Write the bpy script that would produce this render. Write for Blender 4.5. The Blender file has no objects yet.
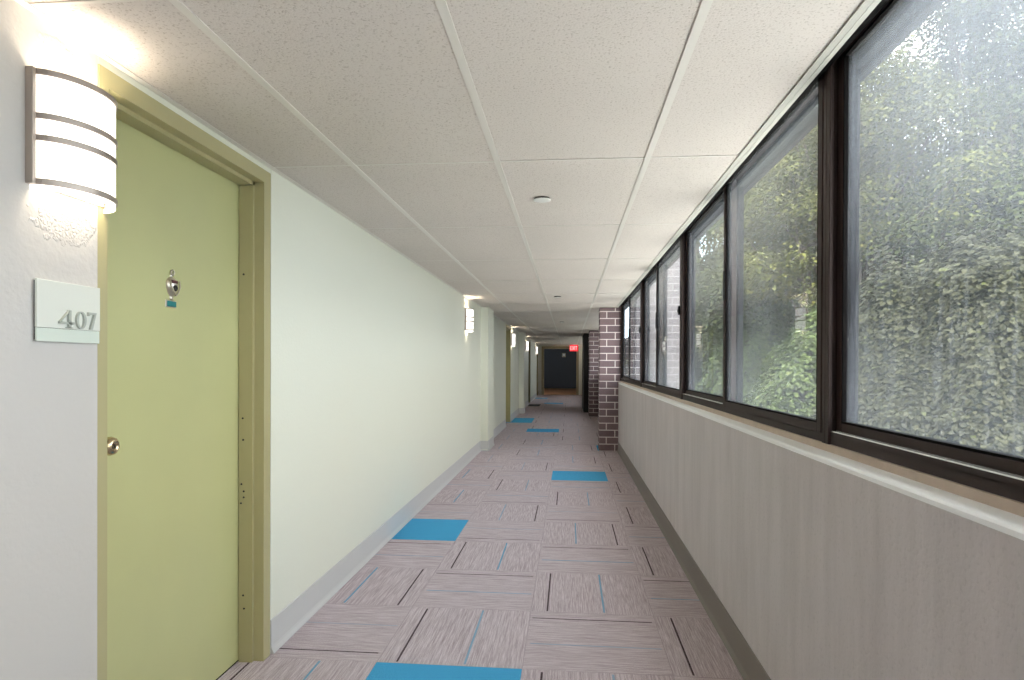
import bpy, math, random
import numpy as np
from mathutils import Vector, Matrix, noise as mnoise

S = bpy.context.scene
COL = S.collection
# ------------------------------------------------------------------ camera
EYE = 1.248
YAW, PITCH, ROLL = 0.09, -0.0051, -0.0039
cd = bpy.data.cameras.new('camera'); cam = bpy.data.objects.new('camera', cd); COL.objects.link(cam)
S.camera = cam
cd.sensor_width = 36.0; cd.sensor_fit = 'HORIZONTAL'
cd.lens = 632.7 / 1024 * 36
cd.shift_x = 0.0; cd.shift_y = (367.9 - 340) / 1024
cd.clip_start = 0.02; cd.clip_end = 400
fwd = Vector((-math.sin(YAW) * math.cos(PITCH), math.cos(YAW) * math.cos(PITCH), math.sin(PITCH)))
right = Vector((math.cos(YAW), math.sin(YAW), 0)); up = right.cross(fwd)
r2 = right * math.cos(ROLL) - up * math.sin(ROLL); u2 = up * math.cos(ROLL) + right * math.sin(ROLL)
m = Matrix((r2, u2, -fwd)).transposed().to_4x4(); m.translation = (0, 0, EYE)
cam.matrix_world = m

# ------------------------------------------------------------------ world, sun, exposure
S.view_settings.view_transform = 'Standard'; S.view_settings.look = 'None'
S.view_settings.gamma = 1.0; S.view_settings.use_curve_mapping = False
S.view_settings.exposure = 0.0
SKY = 7.0
w = bpy.data.worlds.new('world'); S.world = w; w.use_nodes = True
nt = w.node_tree; N = nt.nodes; Lk = nt.links; N.clear()
o_ = N.new('ShaderNodeOutputWorld'); bg = N.new('ShaderNodeBackground'); tc = N.new('ShaderNodeTexCoord')
no = N.new('ShaderNodeTexNoise'); no.inputs['Scale'].default_value = 2.2; no.inputs['Detail'].default_value = 5
rp = N.new('ShaderNodeValToRGB')
rp.color_ramp.elements[0].position = 0.38; rp.color_ramp.elements[0].color = (0.74, 0.84, 1.0, 1)
rp.color_ramp.elements[1].position = 0.6; rp.color_ramp.elements[1].color = (1.0, 0.955, 0.925, 1)
Lk.new(tc.outputs['Generated'], no.inputs['Vector']); Lk.new(no.outputs['Fac'], rp.inputs['Fac'])
Lk.new(rp.outputs['Color'], bg.inputs['Color']); bg.inputs['Strength'].default_value = SKY
Lk.new(bg.outputs[0], o_.inputs['Surface'])
sd = bpy.data.lights.new('sun', 'SUN'); sd.energy = 13.0; sd.angle = math.radians(12); sd.color = (1.0, 0.93, 0.86)
so = bpy.data.objects.new('sun', sd); COL.objects.link(so)
so.rotation_euler = Vector((0.14, 0.60, -0.78)).to_track_quat('-Z', 'Y').to_euler()
BULB = 5.0       # watts of each sconce bulb
GLOW = 1.6        # glow of the sconce glass

# ------------------------------------------------------------------ helpers
def lin(c):
    return tuple(((v / 255) / 12.92 if v / 255 <= 0.04045 else ((v / 255 + 0.055) / 1.055) ** 2.4) for v in c)

def mat(name, rgb, rough=0.6, metal=0.0, spec=0.5, bump=0.0, bscale=60.0, var=0.0, vscale=3.0, emit=0.0, stretch=None):
    mt = bpy.data.materials.new(name); mt.use_nodes = True
    n = mt.node_tree.nodes; l = mt.node_tree.links; b = n['Principled BSDF']
    c = lin(rgb)
    b.inputs['Base Color'].default_value = (*c, 1); b.inputs['Roughness'].default_value = rough
    b.inputs['Metallic'].default_value = metal; b.inputs['Specular IOR Level'].default_value = spec
    t = n.new('ShaderNodeTexCoord'); src = t.outputs['Object']
    if stretch:
        mp = n.new('ShaderNodeMapping'); mp.inputs['Scale'].default_value = stretch; l.new(src, mp.inputs[0]); src = mp.outputs[0]
    if var > 0:
        x = n.new('ShaderNodeTexNoise'); x.inputs['Scale'].default_value = vscale; x.inputs['Detail'].default_value = 5; l.new(src, x.inputs['Vector'])
        r = n.new('ShaderNodeValToRGB'); r.color_ramp.elements[0].position = 0.3; r.color_ramp.elements[1].position = 0.7
        r.color_ramp.elements[0].color = (*[v * (1 - var) for v in c], 1); r.color_ramp.elements[1].color = (*[min(1, v * (1 + var)) for v in c], 1)
        l.new(x.outputs['Fac'], r.inputs['Fac']); l.new(r.outputs['Color'], b.inputs['Base Color'])
    if bump > 0:
        x = n.new('ShaderNodeTexNoise'); x.inputs['Scale'].default_value = bscale; x.inputs['Detail'].default_value = 4; l.new(t.outputs['Object'], x.inputs['Vector'])
        bp = n.new('ShaderNodeBump'); bp.inputs['Strength'].default_value = bump; bp.inputs['Distance'].default_value = 0.003
        l.new(x.outputs['Fac'], bp.inputs['Height']); l.new(bp.outputs[0], b.inputs['Normal'])
    if emit > 0:
        b.inputs['Emission Color'].default_value = (*c, 1); b.inputs['Emission Strength'].default_value = emit
    return mt

class MB:
    """collects geometry for ONE mesh object"""
    def __init__(s): s.v = []; s.f = []; s.m = []; s.sm = []
    def add(s, verts, faces, mi=0, smooth=False):
        b = len(s.v); s.v += [tuple(p) for p in verts]
        for f in faces: s.f.append(tuple(b + i for i in f)); s.m.append(mi); s.sm.append(smooth)
        return s
    def box(s, x0, x1, y0, y1, z0, z1, mi=0, bev=0.0):
        if bev > 0:
            # chamfered box: octagonal-edge box from 24 vertices
            c = Vector(((x0+x1)/2, (y0+y1)/2, (z0+z1)/2)); h = (abs(x1-x0)/2, abs(y1-y0)/2, abs(z1-z0)/2)
            b = min(bev, h[0]*.9, h[1]*.9, h[2]*.9); vs = []; idx = {}
            for sx in (-1, 1):
                for sy in (-1, 1):
                    for sz in (-1, 1):
                        for ax in range(3):
                            p = [sx*h[0], sy*h[1], sz*h[2]]
                            for k in range(3):
                                if k != ax: p[k] -= (sx, sy, sz)[k] * b
                            idx[(sx, sy, sz, ax)] = len(vs); vs.append((c.x+p[0], c.y+p[1], c.z+p[2]))
            fs = []
            for ax in range(3):
                a1, a2 = [k for k in range(3) if k != ax]
                for sg in (-1, 1):
                    q = []
                    for (p1, p2) in ((-1, -1), (1, -1), (1, 1), (-1, 1)):
                        t = [0, 0, 0]; t[ax] = sg; t[a1] = p1; t[a2] = p2; q.append(idx[(*t, ax)])
                    fs.append(q)
            for ax in range(3):
                a1, a2 = [k for k in range(3) if k != ax]
                for p1 in (-1, 1):
                    for p2 in (-1, 1):
                        q = []
                        for sg, o in ((-1, a1), (1, a1), (1, a2), (-1, a2)):
                            t = [0, 0, 0]; t[ax] = sg; t[a1] = p1; t[a2] = p2; q.append(idx[(*t, o)])
                        fs.append(q)
            for sx in (-1, 1):
                for sy in (-1, 1):
                    for sz in (-1, 1): fs.append([idx[(sx, sy, sz, k)] for k in range(3)])
            return s.add(vs, fs, mi)
        v = [(x0,y0,z0),(x1,y0,z0),(x1,y1,z0),(x0,y1,z0),(x0,y0,z1),(x1,y0,z1),(x1,y1,z1),(x0,y1,z1)]
        return s.add(v, [(0,3,2,1),(4,5,6,7),(0,1,5,4),(1,2,6,5),(2,3,7,6),(3,0,4,7)], mi)
    def prism_y(s, prof, y0, y1, mi=0):      # prof: list of (x,z), extruded along Y
        n = len(prof); v = [(x, y0, z) for x, z in prof] + [(x, y1, z) for x, z in prof]
        f = [tuple(range(n))[::-1], tuple(range(n, 2*n))] + [(i, (i+1) % n, n+(i+1) % n, n+i) for i in range(n)]
        return s.add(v, f, mi)
    def lathe(s, prof, origin, axis, seg=24, mi=0, smooth=True):   # prof: (radius, distance along axis)
        a = Vector(axis).normalized(); t = Vector((0, 0, 1)) if abs(a.z) < .9 else Vector((0, 1, 0))
        e1 = a.cross(t).normalized(); e2 = a.cross(e1); o = Vector(origin); v = []
        for r, d in prof:
            for i in range(seg):
                q = 2*math.pi*i/seg; v.append(o + a*d + (e1*math.cos(q) + e2*math.sin(q))*r)
        f = [(k*seg+i, k*seg+(i+1) % seg, (k+1)*seg+(i+1) % seg, (k+1)*seg+i) for k in range(len(prof)-1) for i in range(seg)]
        f.append(tuple(range(seg))[::-1]); f.append(tuple(range((len(prof)-1)*seg, len(prof)*seg)))
        return s.add(v, f, mi, smooth)
    def tube(s, pts, radii, seg=8, mi=0, closed=False):
        pts = [Vector(p) for p in pts]; n = len(pts)
        if not hasattr(radii, '__len__'): radii = [radii]*n
        v = []
        for k in range(n):
            if closed: d = pts[(k+1) % n] - pts[k-1]
            else: d = pts[min(k+1, n-1)] - pts[max(k-1, 0)]
            d.normalize(); t = Vector((1, 0, 0)) if abs(d.x) < .8 else Vector((0, 1, 0))
            e1 = d.cross(t).normalized(); e2 = d.cross(e1)
            for i in range(seg):
                q = 2*math.pi*i/seg; v.append(pts[k] + (e1*math.cos(q) + e2*math.sin(q))*radii[k])
        f = []
        for k in range(n if closed else n-1):
            k2 = (k+1) % n
            for i in range(seg): f.append((k*seg+i, k*seg+(i+1) % seg, k2*seg+(i+1) % seg, k2*seg+i))
        if not closed: f.append(tuple(range(seg))[::-1]); f.append(tuple(range((n-1)*seg, n*seg)))
        return s.add(v, f, mi, True)
    def build(s, name, mats, parent=None, origin=(0, 0, 0)):
        me = bpy.data.meshes.new(name); ox, oy, oz = origin
        me.from_pydata([(x-ox, y-oy, z-oz) for x, y, z in s.v], [], s.f); me.update()
        if not isinstance(mats, (list, tuple)): mats = [mats]
        for q in mats: me.materials.append(q)
        me.polygons.foreach_set('material_index', s.m); me.polygons.foreach_set('use_smooth', s.sm)
        import bmesh
        bm = bmesh.new(); bm.from_mesh(me); bmesh.ops.recalc_face_normals(bm, faces=bm.faces); bm.to_mesh(me); bm.free()
        o = bpy.data.objects.new(name, me); COL.objects.link(o)
        if parent is not None:
            o.parent = parent
            if parent.type == 'EMPTY' and origin == (0, 0, 0): o.matrix_parent_inverse = parent.matrix_basis.inverted()
        o.location = (ox, oy, oz) if parent is None else (0, 0, 0)
        return o

def tag(o, label=None, cat=None, group=None, kind=None):
    if label: o['label'] = label
    if cat: o['category'] = cat
    if group: o['group'] = group
    if kind: o['kind'] = kind
    return o
def empty(name, loc=(0, 0, 0)):
    o = bpy.data.objects.new(name, None); o.location = loc; o.empty_display_size = .1; COL.objects.link(o); return o
def struct(name, mb, mats, parent=None):
    o = mb.build(name, mats, parent); o['kind'] = 'structure'; return o
def copy_tree(o, parent=None):
    c = o.copy(); COL.objects.link(c)
    if parent is not None: c.parent = parent
    for ch in list(o.children): copy_tree(ch, c)
    return c

# ------------------------------------------------------------------ dimensions
XL, XR, CZ = -1.275, 0.7118, 2.084     # left wall face, right wall face, ceiling height
YB, YE = -5.0, 26.4                    # back of the corridor, its far end
T = 0.61
DOORS = [(1.609, 2.612), (12.75, 13.76), (19.86, 20.87), (25.0, 26.0)]

# ------------------------------------------------------------------ materials
def wall_paint(name, rgb, patch=False):
    mt = mat(name, rgb, 0.5, spec=0.35)
    n = mt.node_tree.nodes; l = mt.node_tree.links; b = n['Principled BSDF']; t = n.new('ShaderNodeTexCoord')
    x = n.new('ShaderNodeTexNoise'); x.inputs['Scale'].default_value = 75; x.inputs['Detail'].default_value = 3; x.inputs['Roughness'].default_value = .45
    l.new(t.outputs['Object'], x.inputs['Vector'])
    bp = n.new('ShaderNodeBump'); bp.inputs['Strength'].default_value = 0.28; bp.inputs['Distance'].default_value = 0.004
    l.new(x.outputs['Fac'], bp.inputs['Height']); last = bp
    if patch:                              # blistered patches of old plaster under and above the first sconce
        for (py, pz, ry, rz) in ((1.50, 1.60, .10, .055), (1.47, 2.035, .055, .022)):
            mp = n.new('ShaderNodeMapping'); mp.inputs['Location'].default_value = (0, -py/ry, -pz/rz); mp.inputs['Scale'].default_value = (0, 1/ry, 1/rz)
            l.new(t.outputs['Object'], mp.inputs[0])
            ln = n.new('ShaderNodeVectorMath'); ln.operation = 'LENGTH'; l.new(mp.outputs[0], ln.inputs[0])
            nz = n.new('ShaderNodeTexNoise'); nz.inputs['Scale'].default_value = 40; nz.inputs['Detail'].default_value = 4; l.new(t.outputs['Object'], nz.inputs['Vector'])
            ad = n.new('ShaderNodeMath'); ad.operation = 'MULTIPLY_ADD'; l.new(nz.outputs['Fac'], ad.inputs[0]); ad.inputs[1].default_value = 1.6; l.new(ln.outputs['Value'], ad.inputs[2])
            rr = n.new('ShaderNodeMapRange'); rr.inputs['From Min'].default_value = 1.75; rr.inputs['From Max'].default_value = 1.62; l.new(ad.outputs[0], rr.inputs[0])
            vz = n.new('ShaderNodeTexVoronoi'); vz.inputs['Scale'].default_value = 95; vz.feature = 'DISTANCE_TO_EDGE'; l.new(t.outputs['Object'], vz.inputs['Vector'])
            mm = n.new('ShaderNodeMath'); mm.operation = 'MULTIPLY'; l.new(rr.outputs[0], mm.inputs[0])
            v2 = n.new('ShaderNodeMath'); v2.operation = 'MULTIPLY_ADD'; l.new(vz.outputs['Distance'], v2.inputs[0]); v2.inputs[1].default_value = 1.5; v2.inputs[2].default_value = .5
            l.new(v2.outputs[0], mm.inputs[1])
            b2 = n.new('ShaderNodeBump'); b2.inputs['Strength'].default_value = .6; b2.inputs['Distance'].default_value = .004
            l.new(mm.outputs[0], b2.inputs['Height']); l.new(last.outputs[0], b2.inputs['Normal']); last = b2
    l.new(last.outputs[0], b.inputs['Normal'])
    return mt

M = {}
M['wall'] = wall_paint('pale_green_wall_paint', (230, 231, 216))
M['wall_near'] = wall_paint('off_white_wall_paint', (203, 199, 194), True)
M['door_green'] = mat('olive_green_door_paint', (190, 190, 138), 0.33, spec=.5, bump=.08, bscale=30, var=.03)
M['frame_green'] = mat('olive_frame_paint', (178, 170, 128), 0.38, spec=.5, bump=.08, bscale=40)
M['groove'] = mat('dark_olive_groove', (92, 84, 44), 0.7)
M['door_dark'] = mat('charcoal_door_paint', (52, 52, 54), 0.45)
M['base'] = mat('grey_vinyl_base', (206, 205, 203), 0.5, bump=.05)
M['base_dark'] = mat('warm_grey_vinyl_base', (128, 120, 114), 0.5, bump=.05)
M['white'] = mat('white_enamel', (232, 232, 228), 0.4)
M['tee'] = mat('ceiling_tee_enamel', (228, 223, 216), 0.45)
M['edge_trim'] = mat('grey_white_edge_trim', (196, 194, 186), 0.6)
M['gap'] = mat('ceiling_gap_dark', (60, 54, 50), 0.9)
M['nickel'] = mat('brushed_nickel', (188, 176, 166), 0.42, metal=.85, bump=.04, bscale=200)
M['brass'] = mat('worn_brass', (205, 185, 150), 0.25, metal=1)
M['steel'] = mat('polished_steel', (215, 208, 196), 0.32, metal=1)
M['bronze'] = mat('dark_bronze_aluminium', (56, 44, 42), 0.5, spec=.15, bump=.03, bscale=150)
M['bronze_dark'] = mat('black_window_gasket', (20, 18, 18), 0.7, spec=.05)
M['outer_alu'] = mat('weathered_grey_aluminium', (20, 22, 28), 0.7, spec=.2, metal=.1, var=.15, vscale=60)
M['alu'] = mat('bare_aluminium_track', (235, 235, 235), 0.25, metal=.8)
M['black'] = mat('black_plastic', (18, 18, 18), 0.5)
M['plaque'] = mat('pale_sage_plaque', (220, 222, 212), 0.4, bump=.03, bscale=200)
M['plaque_strip'] = mat('pale_sage_plaque_strip', (214, 222, 210), 0.35)
M['teal'] = mat('teal_label', (28, 120, 120), 0.4)
M['red'] = mat('red_sign_face', (225, 45, 55), 0.4, emit=1.1)
M['sign_letter'] = mat('pale_sign_letter', (255, 190, 190), 0.4, emit=1.2)
M['navy'] = mat('dark_slate_wall', (36, 41, 43), 0.55, bump=.05)
M['tan'] = mat('tan_floor', (222, 170, 122), 0.45, var=.1)
M['tan_frame'] = mat('beige_frame_paint', (170, 160, 128), 0.45)
M['caulk'] = mat('beige_sill_strip', (196, 176, 162), 0.6, var=.08, vscale=12)
M['sill'] = mat('white_sill_paint', (250, 250, 250), 0.5, bump=.05)
M['unlit_wall'] = mat('unlit_wall_black', (22, 20, 20), 0.6)  # near-black colour in place of a wall face the windows leave unlit
M['mat'] = mat('charcoal_rubber_mat', (58, 56, 58), 0.9, bump=.5, bscale=300)

def stucco():
    mt = mat('grey_stucco', (184, 177, 171), 0.75, spec=.2)
    n = mt.node_tree.nodes; l = mt.node_tree.links; b = n['Principled BSDF']; t = n.new('ShaderNodeTexCoord')
    mp = n.new('ShaderNodeMapping'); mp.inputs['Scale'].default_value = (1, 5, .7); l.new(t.outputs['Object'], mp.inputs[0])
    x = n.new('ShaderNodeTexNoise'); x.inputs['Scale'].default_value = 2.2; x.inputs['Detail'].default_value = 7; x.inputs['Roughness'].default_value = .65; l.new(mp.outputs[0], x.inputs['Vector'])
    r = n.new('ShaderNodeValToRGB'); e = r.color_ramp.elements
    e[0].position = .32; e[0].color = (*lin((196, 188, 188)), 1); e[1].position = .62; e[1].color = (*lin((208, 200, 200)), 1)
    l.new(x.outputs['Fac'], r.inputs['Fac'])
    y = n.new('ShaderNodeTexNoise'); y.inputs['Scale'].default_value = 90; y.inputs['Detail'].default_value = 3; l.new(t.outputs['Object'], y.inputs['Vector'])
    sp = n.new('ShaderNodeMapRange'); sp.inputs['From Min'].default_value = .34; sp.inputs['From Max'].default_value = .42; sp.inputs['To Min'].default_value = .92; l.new(y.outputs['Fac'], sp.inputs[0])
    mx = n.new('ShaderNodeMix'); mx.data_type = 'RGBA'; mx.blend_type = 'MULTIPLY'; mx.inputs[0].default_value = 1
    l.new(r.outputs[0], mx.inputs['A']); l.new(sp.outputs[0], mx.inputs['B']); l.new(mx.outputs['Result'], b.inputs['Base Color'])
    bp = n.new('ShaderNodeBump'); bp.inputs['Strength'].default_value = .35; bp.inputs['Distance'].default_value = .003; l.new(y.outputs['Fac'], bp.inputs['Height']); l.new(bp.outputs[0], b.inputs['Normal'])
    return mt
M['stucco'] = stucco()

def ceiling_mat():
    mt = mat('fissured_ceiling_tile', (220, 210, 203), 0.9, spec=.1)
    n = mt.node_tree.nodes; l = mt.node_tree.links; b = n['Principled BSDF']; t = n.new('ShaderNodeTexCoord')
    x = n.new('ShaderNodeTexNoise'); x.inputs['Scale'].default_value = 150; x.inputs['Detail'].default_value = 5; x.inputs['Roughness'].default_value = .6; l.new(t.outputs['Object'], x.inputs['Vector'])
    r = n.new('ShaderNodeValToRGB'); e = r.color_ramp.elements
    e[0].position = .33; e[0].color = (*lin((190, 179, 171)), 1); e[1].position = .45; e[1].color = (*lin((224, 216, 210)), 1)
    l.new(x.outputs['Fac'], r.inputs['Fac'])
    y = n.new('ShaderNodeTexNoise'); y.inputs['Scale'].default_value = 1.3; y.inputs['Detail'].default_value = 2; l.new(t.outputs['Object'], y.inputs['Vector'])
    sp = n.new('ShaderNodeMapRange'); sp.inputs['To Min'].default_value = .93; sp.inputs['To Max'].default_value = 1.05; l.new(y.outputs['Fac'], sp.inputs[0])
    mx = n.new('ShaderNodeMix'); mx.data_type = 'RGBA'; mx.blend_type = 'MULTIPLY'; mx.inputs[0].default_value = 1
    l.new(r.outputs[0], mx.inputs['A']); l.new(sp.outputs[0], mx.inputs['B']); l.new(mx.outputs['Result'], b.inputs['Base Color'])
    bp = n.new('ShaderNodeBump'); bp.inputs['Strength'].default_value = .6; bp.inputs['Distance'].default_value = .003; l.new(x.outputs['Fac'], bp.inputs['Height']); l.new(bp.outputs[0], b.inputs['Normal'])
    return mt
M['ceiling'] = ceiling_mat()

def brick_mat(name, c1, c2, mortar):
    mt = mat(name, c1, 0.75, spec=.25)
    n = mt.node_tree.nodes; l = mt.node_tree.links; b = n['Principled BSDF']
    g = n.new('ShaderNodeNewGeometry'); sx = n.new('ShaderNodeSeparateXYZ'); l.new(g.outputs['Position'], sx.inputs[0])
    ad = n.new('ShaderNodeMath'); ad.operation = 'ADD'; l.new(sx.outputs['X'], ad.inputs[0]); l.new(sx.outputs['Y'], ad.inputs[1])
    a2 = n.new('ShaderNodeMath'); a2.operation = 'ADD'; a2.inputs[1].default_value = -9.26 - .436 + .14; l.new(ad.outputs[0], a2.inputs[0])
    cb = n.new('ShaderNodeCombineXYZ'); l.new(a2.outputs[0], cb.inputs['X']); l.new(sx.outputs['Z'], cb.inputs['Y'])
    br = n.new('ShaderNodeTexBrick'); l.new(cb.outputs[0], br.inputs['Vector'])
    br.offset = .5; br.squash = 1
    br.inputs['Scale'].default_value = 1; br.inputs['Brick Width'].default_value = .245; br.inputs['Row Height'].default_value = .1012
    br.inputs['Mortar Size'].default_value = .007; br.inputs['Mortar Smooth'].default_value = .15
    br.inputs['Color1'].default_value = (*lin(c1), 1); br.inputs['Color2'].default_value = (*lin(c2), 1); br.inputs['Mortar'].default_value = (*lin(mortar), 1)
    x = n.new('ShaderNodeTexNoise'); x.inputs['Scale'].default_value = 70; x.inputs['Detail'].default_value = 4; l.new(g.outputs['Position'], x.inputs['Vector'])
    sp = n.new('ShaderNodeMapRange'); sp.inputs['To Min'].default_value = .75; sp.inputs['To Max'].default_value = 1.25; l.new(x.outputs['Fac'], sp.inputs[0])
    mx = n.new('ShaderNodeMix'); mx.data_type = 'RGBA'; mx.blend_type = 'MULTIPLY'; mx.inputs[0].default_value = 1
    l.new(br.outputs['Color'], mx.inputs['A']); l.new(sp.outputs[0], mx.inputs['B']); l.new(mx.outputs['Result'], b.inputs['Base Color'])
    bp = n.new('ShaderNodeBump'); bp.invert = True; bp.inputs['Strength'].default_value = .7; bp.inputs['Distance'].default_value = .006; l.new(br.outputs['Fac'], bp.inputs['Height']); l.new(bp.outputs[0], b.inputs['Normal'])
    return mt
M['brick'] = brick_mat('plum_brown_brick', (126, 106, 108), (110, 93, 97), (222, 211, 207))
M['brick_out'] = brick_mat('weathered_outer_brick', (100, 95, 98), (90, 86, 90), (138, 135, 136))

def carpet(name, blue):
    """UV: u along the tile's stripes, v across them, both 0..1 inside each tile"""
    mt = mat(name, (150, 138, 136), 0.95, spec=.1)
    n = mt.node_tree.nodes; l = mt.node_tree.links; b = n['Principled BSDF']
    uv = n.new('ShaderNodeUVMap'); uv.uv_map = 'UVMap'; t = n.new('ShaderNodeTexCoord')
    sx = n.new('ShaderNodeSeparateXYZ'); l.new(uv.outputs[0], sx.inputs[0])
    def math_(op, a, c=None, c2=None):
        q = n.new('ShaderNodeMath'); q.operation = op
        for i, v in enumerate((a, c, c2)):
            if v is None: continue
            if isinstance(v, (int, float)): q.inputs[i].default_value = v
            else: l.new(v, q.inputs[i])
        return q.outputs[0]
    fl = n.new('ShaderNodeTexNoise'); fl.inputs['Scale'].default_value = 260; fl.inputs['Detail'].default_value = 2; l.new(t.outputs['Object'], fl.inputs['Vector'])
    if blue:
        r = n.new('ShaderNodeValToRGB'); r.color_ramp.elements[0].position = .3; r.color_ramp.elements[1].position = .7
        r.color_ramp.elements[0].color = (*lin((44, 134, 184)), 1); r.color_ramp.elements[1].color = (*lin((96, 186, 228)), 1)
        l.new(fl.outputs['Fac'], r.inputs['Fac']); col = r.outputs[0]
    else:
        at = n.new('ShaderNodeAttribute'); at.attribute_name = 'tile_id'
        mp = n.new('ShaderNodeCombineXYZ')
        l.new(math_('MULTIPLY', sx.outputs['X'], 4), mp.inputs[0]); l.new(math_('MULTIPLY', sx.outputs['Y'], 100), mp.inputs[1]); l.new(at.outputs['Fac'], mp.inputs[2])
        st = n.new('ShaderNodeTexNoise'); st.inputs['Scale'].default_value = 1; st.inputs['Detail'].default_value = 4; st.inputs['Roughness'].default_value = .75; l.new(mp.outputs[0], st.inputs['Vector'])
        s2 = math_('MULTIPLY_ADD', st.outputs['Fac'], .62, math_('MULTIPLY', fl.outputs['Fac'], .38))
        r = n.new('ShaderNodeValToRGB'); e = r.color_ramp.elements; e[0].position = .36; e[0].color = (*lin((150, 134, 137)), 1); e[1].position = .64; e[1].color = (*lin((224, 212, 216)), 1)
        k = e.new(.5); k.color = (*lin((190, 176, 180)), 1)
        l.new(s2, r.inputs['Fac']); col = r.outputs[0]
        wob = math_('MULTIPLY_ADD', fl.outputs['Fac'], .004, sx.outputs['Y'])
        for pos, hw, c, u0, u1 in ((.135, .0072, (58, 38, 44), .02, .97), (.605, .0080, (84, 158, 194), .03, .98)):
            d = math_('ABSOLUTE', math_('SUBTRACT', wob, pos + .002))
            k1 = math_('LESS_THAN', d, hw)
            k2 = math_('MULTIPLY', math_('GREATER_THAN', sx.outputs['X'], u0), math_('LESS_THAN', sx.outputs['X'], u1))
            brk = n.new('ShaderNodeMapRange'); brk.inputs['From Min'].default_value = .3; brk.inputs['From Max'].default_value = .5; brk.inputs['To Min'].default_value = .35; l.new(fl.outputs['Fac'], brk.inputs[0])
            amt = math_('MULTIPLY', math_('MULTIPLY', k1, k2), brk.outputs[0])
            if pos > .5:                   # the blue yarn is bold in some tiles and faint in others
                at2 = n.new('ShaderNodeAttribute'); at2.attribute_name = 'yarn'; amt = math_('MULTIPLY', amt, at2.outputs['Fac'])
            mx = n.new('ShaderNodeMix'); mx.data_type = 'RGBA'; l.new(amt, mx.inputs[0]); l.new(col, mx.inputs['A']); mx.inputs['B'].default_value = (*lin(c), 1); col = mx.outputs['Result']
        ed = math_('MINIMUM', math_('MINIMUM', sx.outputs['X'], math_('SUBTRACT', 1, sx.outputs['X'])), math_('MINIMUM', sx.outputs['Y'], math_('SUBTRACT', 1, sx.outputs['Y'])))
        mx = n.new('ShaderNodeMix'); mx.data_type = 'RGBA'; l.new(math_('MULTIPLY', math_('LESS_THAN', ed, .003), .25), mx.inputs[0]); l.new(col, mx.inputs['A']); mx.inputs['B'].default_value = (*lin((84, 72, 74)), 1); col = mx.outputs['Result']
    l.new(col, b.inputs['Base Color'])
    bp = n.new('ShaderNodeBump'); bp.inputs['Strength'].default_value = .5; bp.inputs['Distance'].default_value = .003; l.new(fl.outputs['Fac'], bp.inputs['Height']); l.new(bp.outputs[0], b.inputs['Normal'])
    return mt
M['carpet'] = carpet('taupe_striped_carpet', False); M['carpet_blue'] = carpet('bright_blue_carpet', True)

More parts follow.
